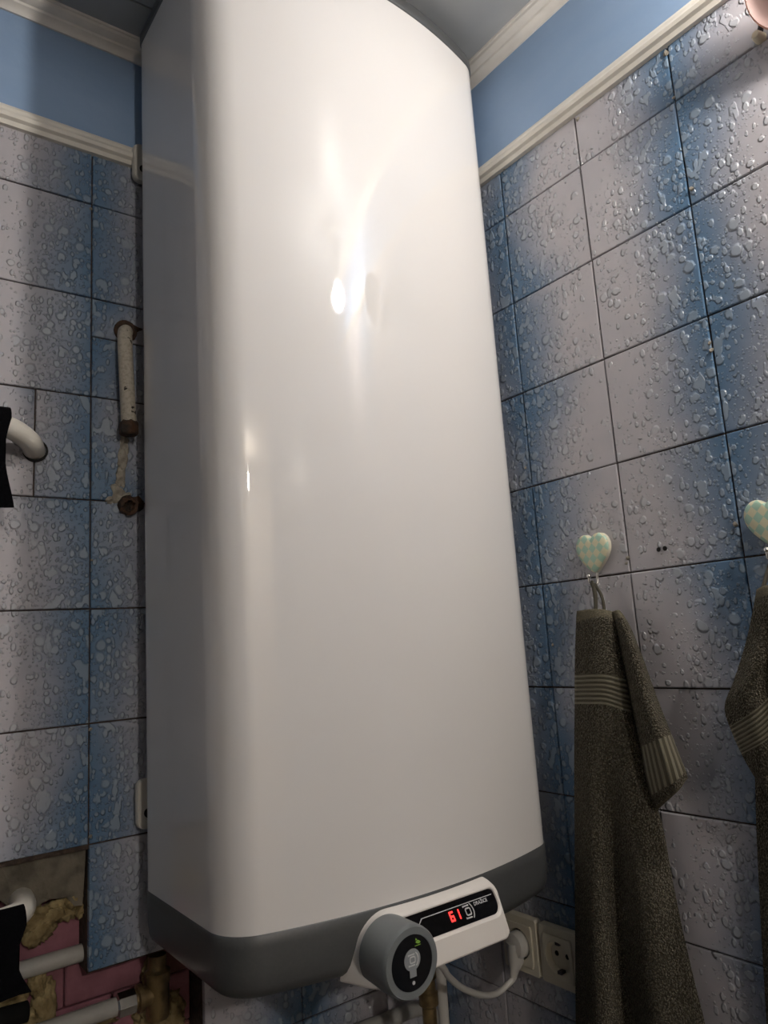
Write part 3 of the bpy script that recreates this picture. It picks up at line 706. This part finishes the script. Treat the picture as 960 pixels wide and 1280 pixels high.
# ================================================================== THINGS ON THE RIGHT WALL
# double socket
def socket(yc, zc, label):
    s = empty('wall_socket', (D2-0.001, yc, zc)); tag(s, label, 'socket', 'cream wall sockets below the heater')
    W, H = 0.0345, 0.0385
    def P(a, b, d): return (D2-0.0012-d, yc-a, zc+b)
    bm = bmesh.new(); fo = rrect(-W, W, -H, H, 0.004, 7); fi = rrect(-0.0262, 0.0262, -0.0282, 0.0282, 0.003, 7)
    loft(bm, [[P(a, b, 0.0) for a, b in fo], [P(a, b, 0.009) for a, b in fo], [P(a*0.975, b*0.975, 0.0115) for a, b in fo], [P(a, b, 0.0115) for a, b in fi], [P(a, b, 0.0030) for a, b in fi]]); part(s, 'frame', bm, M_SOCKET, True, 30)
    rc = 0.0215
    bm = bmesh.new(); an = [2*math.pi*(k+0.5)/40 for k in range(40)]
    sq = [(math.cos(t)*min(0.026/abs(math.cos(t)), 0.028/abs(math.sin(t))), math.sin(t)*min(0.026/abs(math.cos(t)), 0.028/abs(math.sin(t)))) for t in an]
    cen = [(rc*math.cos(t), rc*math.sin(t)) for t in an]
    loft(bm, [[P(a, b, 0.0108) for a, b in sq], [P(a, b, 0.0135) for a, b in sq], [P(a*0.97, b*0.97, 0.0142) for a, b in sq], [P(a, b, 0.0142) for a, b in cen], [P(a*0.97, b*0.97, 0.0128) for a, b in cen], [P(a*0.93, b*0.93, 0.0035) for a, b in cen]], True, False, True); part(s, 'socket_insert', bm, M_SOCKET, True, 30)
    for da in (-0.0095, 0.0095):
        bm = bmesh.new(); lathe(bm, [(0.0034, 0.0), (0.0034, 0.0008), (0.002, 0.0004), (0, 0.0002)], (-1, 0, 0), P(da, 0.002, 0.0036), 12); part(s, 'pin_hole', bm, M_BLACKHOLE, False)
    for sg in (-1, 1):
        bm = bmesh.new(); box(bm, D2-0.0142, D2-0.0047, yc-0.0035, yc+0.0035, zc+sg*0.0185-0.002, zc+sg*0.0185+0.002); part(s, 'earth_clip', bm, M_DARKROD, False)
    return s
socket(0.7705, -0.4460, 'open cream wall socket half hidden by the left towel')
socket(0.8440, -0.4460, 'cream wall socket with the white plug pushed in')
# plug and cord of the heater
plug = empty('power_cord', (D2-0.018, 0.844, -0.446)); tag(plug, 'white power cord hanging in a loop to a plug in the socket', 'cord')
bm = bmesh.new(); lathe(bm, [(0.0, 0.004), (0.0180, 0.004), (0.0185, 0.006), (0.0185, 0.019), (0.0165, 0.023), (0.0100, 0.0255), (0.0, 0.026)], (-1, 0, 0), (D2-0.0042, 0.844, -0.446), 26); part(plug, 'plug_body', bm, M_CORD)
g0 = Vector((D2-0.021, 0.845, -0.452)); g1 = Vector((D2-0.025, 0.847, -0.477))
bm = bmesh.new(); tube(bm, [g0+Vector((0.0, 0, 0.010)), g0, g0+Vector((-0.001, 0.001, -0.016)), g1, g1+Vector((-0.003, 0.002, -0.014))], [0.0125, 0.0125, 0.0115, 0.0075, 0.0048], 16)
part(plug, 'strain_relief', bm, M_CORD)
cpts = [g1+Vector((-0.001, 0.001, -0.006)), g1+Vector((-0.003, 0.002, -0.014)), onY(635, 1230, 0.845), onY(622, 1241, 0.840), onY(604, 1244, 0.832), onY(580, 1236, 0.816), onY(562, 1222, 0.80), onY(548, 1205, 0.785), Vector((0.575, 0.775, -0.375)), Vector((0.57, 0.778, -0.346))]
bm = bmesh.new(); tube(bm, catmull(cpts, 8), 0.0042, 12); part(plug, 'cord', bm, M_CORD)

# heart-shaped hooks
def heart_outline():
    hp = [(0.0, 0.66), (0.12, 0.76), (0.32, 0.88), (0.60, 0.86), (0.86, 0.66), (0.99, 0.32), (0.95, -0.05), (0.74, -0.43), (0.44, -0.77), (0.14, -1.03), (0.0, -1.08)]
    h = [(p.x, p.y) for p in catmull([(a, b, 0) for a, b in hp], 4)]
    return h + [(-a, b) for a, b in h[-2:0:-1]]
def heart_hook(yc, zc, label):
    h = empty('heart_hook', (D2-0.002, yc, zc)); tag(h, label, 'hook', 'heart-shaped towel hooks')
    ol = [(a*0.0272, b*0.0272) for a, b in heart_outline()]
    def F(a, b, d): return (-d, -a, b)
    bm = bmesh.new(); prism(bm, ol, F, [(0.93, 0.0), (1.0, 0.002), (1.0, 0.008)]); o = obj('heart_back', bm, M_HEARTEDGE, smooth=True); sharp(o, 50); o.parent = h
    bm = bmesh.new(); prism(bm, ol, F, [(1.0, 0.008), (0.985, 0.0095), (0.94, 0.0110), (0.80, 0.0122), (0.5, 0.0128)]); o = obj('heart_plate', bm, M_HEART, smooth=True); o.parent = h
    bm = bmesh.new(); tube(bm, catmull([(-0.003, 0, -0.022), (-0.003, 0.001, -0.034), (-0.004, 0.001, -0.043), (-0.012, 0.001, -0.0475), (-0.020, 0.001, -0.044), (-0.0215, 0.001, -0.036)], 6), 0.0019, 10); o = obj('wire_hook', bm, M_STEEL, smooth=True); o.parent = h
    bm = bmesh.new(); bmesh.ops.create_uvsphere(bm, u_segments=12, v_segments=8, radius=0.0032)
    for v in bm.verts: v.co += Vector((-0.0215, 0.001, -0.0345))
    o = obj('hook_tip', bm, M_STEEL, smooth=True); o.parent = h
    return h
HA = (0.6370, 0.1060); HB = (0.3945, 0.1085)
heart_hook(HA[0], HA[1], 'mint and cream checked heart hook above the left towel')
heart_hook(HB[0], HB[1], 'mint and cream checked heart hook at the right edge')

# ---- towels: sheets given by their outline in Y and Z at each height and their standoff from the wall
def sheet(rows_, nu, nv, bands, parent, name, thick=0.004, across=0.0):
    """rows_: list of (v, [(y, z, standoff), ...]) control rows, all the same length; resampled smoothly"""
    nc = len(rows_[0])
    fine = []
    colsp = [catmull([Vector((D2-r[c][2], r[c][0], r[c][1])) for r in rows_], nv) for c in range(nc)]
    for i in range(len(colsp[0])):
        fine.append(catmull([colsp[c][i] for c in range(nc)], nu))
    bm = bmesh.new(); uv = bm.loops.layers.uv.new('UVMap'); V = [[bm.verts.new(p) for p in row] for row in fine]
    L = [0.0]
    mid = len(fine[0])//2
    for i in range(1, len(fine)): L.append(L[-1]+(fine[i][mid]-fine[i-1][mid]).length)
    for i in range(len(V)-1):
        for j in range(len(V[0])-1):
            f = bm.faces.new((V[i][j], V[i][j+1], V[i+1][j+1], V[i+1][j])); lm = (L[i]+L[i+1])/2; f.smooth = True
            for b0, b1, mi in bands:
                if b0 <= lm <= b1: f.material_index = mi
            for l, (ii, jj) in zip(f.loops, ((i, j), (i, j+1), (i+1, j+1), (i+1, j))): l[uv].uv = (jj/len(V[0]), (jj/len(V[0])*across) if across else L[ii])
    bmesh.ops.recalc_face_normals(bm, faces=bm.faces[:])
    me = bpy.data.meshes.new(name); bm.to_mesh(me); bm.free()
    for m in (M_TOWEL, M_BAND, M_HEM): me.materials.append(m)
    o = bpy.data.objects.new(name, me); C.objects.link(o)
    md = o.modifiers.new('thickness', 'SOLIDIFY'); md.thickness = thick; md.offset = 0.0
    o.parent = parent; o.location = -parent.location
    return o
def R(py, xs, so):
    """a control row: picture columns at one picture height, placed at their own standoff"""
    out = []
    for x, s in zip(xs, so):
        yy = py[xs.index(x)] if isinstance(py, (list, tuple)) else py
        p = onX(x, yy, D2-s); out.append((p.y, p.z, s))
    return out
tw = empty('hanging_towel', (D2-0.02, 0.64, 0.03)); tag(tw, 'brown terry towel hung below the nearer heart hook beside the heater', 'towel', 'brown towels on heart hooks')
S = lambda *a: list(a)
rowsA = [
 R(S(764, 762, 762, 764, 770), S(722.5, 735, 748, 762, 776), S(.022, .030, .034, .030, .018)),
 R(S(782, 778, 775, 778, 784), S(721.5, 736, 751, 767, 778), S(.024, .036, .040, .032, .014)),
 R(S(815, 814, 813, 815, 818), S(720.5, 737, 755, 771, 783), S(.026, .041, .044, .034, .012)),
 R(S(843, 842, 842, 846, 850), S(720, 738, 757, 775, 789), S(.026, .043, .046, .036, .012)),
 R(S(880, 880, 881, 888, 893), S(720, 739, 759, 780, 796), S(.027, .044, .046, .036, .012)),
 R(930, S(719.5, 740, 763, 787, 806), S(.028, .046, .044, .036, .014)),
 R(985, S(719.5, 741, 765, 790, 815), S(.028, .048, .036, .040, .016)),
 R(1040, S(720, 743, 768, 796, 829), S(.029, .050, .030, .042, .014)),
 R(1090, S(720, 744, 771, 801, 838), S(.029, .052, .026, .044, .014)),
 R(1150, S(720.5, 746, 776, 808, 850), S(.030, .054, .024, .046, .016)),
 R(1220, S(721, 749, 782, 816, 866), S(.030, .056, .022, .048, .016)),
 R(1300, S(721.5, 752, 790, 826, 886), S(.031, .058, .022, .050, .018)),
 R(1400, S(722, 756, 799, 838, 905), S(.032, .060, .022, .050, .020)),
]
sheet(rowsA, 6, 6, [(0, 0.012, 2), (0.085, 0.123, 1)], tw, 'towel_body')
rowsF = [
 R(S(768, 764, 764, 770), S(763, 768, 773, 778), S(.020, .030, .032, .018)),
 R(S(790, 785, 785, 788), S(770, 776, 783, 788), S(.020, .036, .040, .018)),
 R(S(830, 826, 824, 826), S(778, 787, 796, 803), S(.018, .042, .046, .020)),
 R(S(880, 876, 872, 871), S(789, 798, 809, 819), S(.018, .044, .050, .022)),
 R(S(928, 922, 916, 912), S(799, 810, 823, 835), S(.018, .044, .052, .024)),
 R(S(968, 962, 955, 948), S(806, 819, 835, 849), S(.018, .042, .050, .026)),
 R(S(1000, 992, 981, 966), S(814, 826, 842, 857), S(.018, .038, .044, .026)),
 R(S(1012, 1003, 989, 972), S(822, 832, 846, 858.5), S(.016, .034, .040, .026)),
]
sheet(rowsF, 6, 6, [(0, 0.012, 2), (0.165, 0.222, 1), (0.232, 0.30, 2)], tw, 'folded_corner', across=0.05)
bm = bmesh.new()
hk = Vector((D2-0.014, HA[0]+0.001, HA[1]-0.0455)); l0 = onX(746, 764, D2-.034); l1 = onX(756, 765, D2-.032)
tube(bm, catmull([onX(744, 766, D2-.034), onX(743.5, 748, D2-.030), onX(740, 726, D2-.027)], 5), 0.0019, 8)
tube(bm, catmull([onX(745, 766, D2-.033), onX(745, 745, D2-.026), hk, onX(752, 745, D2-.024), onX(756, 766, D2-.030)], 6), 0.0022, 8)
part(tw, 'hanging_loop', bm, M_LOOP)

tw2 = empty('hanging_towel', (D2-0.02, 0.40, 0.03)); tag(tw2, 'brown terry towel cut off by the right edge, under the second heart hook', 'towel', 'brown towels on heart hooks')
rowsB = [
 R(S(737, 733, 731, 733, 740, 750), S(948, 956, 968, 985, 1003, 1020), S(.020, .034, .040, .042, .034, .018)),
 R(S(765, 760, 757, 758, 764, 772), S(943, 955, 970, 990, 1012, 1032), S(.022, .040, .046, .050, .040, .018)),
 R(S(805, 800, 796, 797, 803, 810), S(934, 952, 971, 994, 1020, 1044), S(.024, .044, .036, .054, .044, .018)),
 R(S(850, 832, 812, 806, 810, 820), S(920, 944, 970, 998, 1028, 1056), S(.026, .050, .034, .056, .046, .018)),
 R(S(883, 864, 838, 826, 832, 842), S(908, 935, 966, 1000, 1034, 1064), S(.026, .052, .036, .056, .046, .018)),
 R(S(913, 898, 872, 858, 862, 872), S(916, 940, 968, 1003, 1038, 1070), S(.028, .052, .038, .056, .046, .018)),
 R(S(948, 940, 924, 916, 920, 930), S(932, 950, 974, 1006, 1042, 1076), S(.028, .048, .038, .054, .046, .018)),
 R(S(978, 994, 1006, 1014, 1020, 1028), S(950, 962, 980, 1010, 1046, 1082), S(.028, .042, .040, .052, .046, .018)),
]
sheet(rowsB, 6, 6, [(0, 0.010, 2), (0.105, 0.150, 1)], tw2, 'towel_front')
rowsC = [
 R(760, S(958, 980, 1004, 1030), S(.010, .014, .018, .014)),
 R(900, S(946, 975, 1008, 1045), S(.012, .018, .024, .016)),
 R(1000, S(946, 976, 1012, 1055), S(.012, .020, .028, .016)),
 R(1120, S(951, 980, 1018, 1068), S(.012, .022, .030, .016)),
 R(1280, S(960, 990, 1030, 1085), S(.012, .022, .030, .016)),
 R(1400, S(968, 1000, 1040, 1100), S(.012, .022, .030, .016)),
]
sheet(rowsC, 6, 8, [], tw2, 'towel_back')
bm = bmesh.new(); hk2 = Vector((D2-0.014, HB[0]+0.001, HB[1]-0.0455))
tube(bm, catmull([hk2+Vector((-.018, .006, -.030)), hk2, hk2+Vector((-.016, -.008, -.030))], 6), 0.0022, 8); part(tw2, 'hanging_loop', bm, M_LOOP)

# ---- copper dish on a rod in a wall plug, upper right corner
cd = onX(951, 48, D2); dish = empty('copper_dish', (D2, cd.y, cd.z)); tag(dish, 'copper coloured round dish on a dark rod in the upper right corner', 'dish')
bm = bmesh.new(); lathe(bm, [(0.0, -0.003), (0.0062, -0.003), (0.0068, 0.0), (0.0062, 0.008), (0.0045, 0.011), (0.0, 0.0112)], (-1, 0.1, 0.12), (D2, cd.y, cd.z), 14); part(dish, 'wall_plug', bm, M_DOWEL)
dc = Vector((D2-0.031, 0.262, 0.698)); ax = Vector((-0.93, 0.0, -0.36)).normalized(); DS = 1.27
bm = bmesh.new(); tube(bm, [Vector((D2-0.004, cd.y, cd.z)), Vector((D2-0.0085, cd.y-0.006, cd.z+0.008)), dc+Vector((0.0185, 0.022, -0.004))], 0.0038, 12); part(dish, 'rod', bm, M_DARKROD)
bm = bmesh.new(); lathe(bm, [(r_*DS, h_*DS) for r_, h_ in [(0.010, -0.010), (0.026, -0.009), (0.038, -0.005), (0.0425, 0.0), (0.0435, 0.0015), (0.0420, 0.003)]], ax, dc, 40, True, False); part(dish, 'dish_shell', bm, M_COPPER)
bm = bmesh.new(); lathe(bm, [(r_*DS, h_*DS) for r_, h_ in [(0.0420, 0.003), (0.0405, 0.001), (0.036, -0.003), (0.024, -0.006), (0.0, -0.007)]], ax, dc, 40, False, True); part(dish, 'dish_inside', bm, M_COPPERIN)

# ================================================================== LAMP (out of the frame, upper right): bare bulb in a ceiling socket
def bulb_lamp(pos, BR, m, label):
    lamp = empty('ceiling_lamp', (pos.x, pos.y, ZC)); tag(lamp, label, 'lamp')
    dz = ZC-pos.z; org = (pos.x, pos.y, ZC)
    bm = bmesh.new(); lathe(bm, [(0.0, 0.0), (0.042, 0.0), (0.042, 0.008), (0.034, 0.018), (0.022, 0.022), (0.0, 0.022)], (0, 0, -1), org, 32); part(lamp, 'ceiling_rose', bm, M_LAMPW)
    nk = dz-BR*0.82
    bm = bmesh.new(); lathe(bm, [(0.019, 0.020), (0.019, nk-0.014), (0.015, nk-0.010), (0.0, nk-0.010)], (0, 0, -1), org, 28); part(lamp, 'lamp_socket', bm, M_LAMPW)
    bm = bmesh.new()
    pf = [(BR*0.40, nk-0.012), (BR*0.45, nk-0.004)] + [(BR*math.sin(a), dz-BR*math.cos(a)) for a in [math.radians(35+145*k/18) for k in range(19)]]
    lathe(bm, pf, (0, 0, -1), org, 36); part(lamp, 'bulb', bm, m)
bulb_lamp(LAMP_POS, 0.030, M_BULB, 'bare lit bulb in a white socket on the bathroom ceiling')
bulb_lamp(HALL_POS, 0.040, M_HALLBULB, 'round lit bulb on the hallway ceiling beyond the doorway')
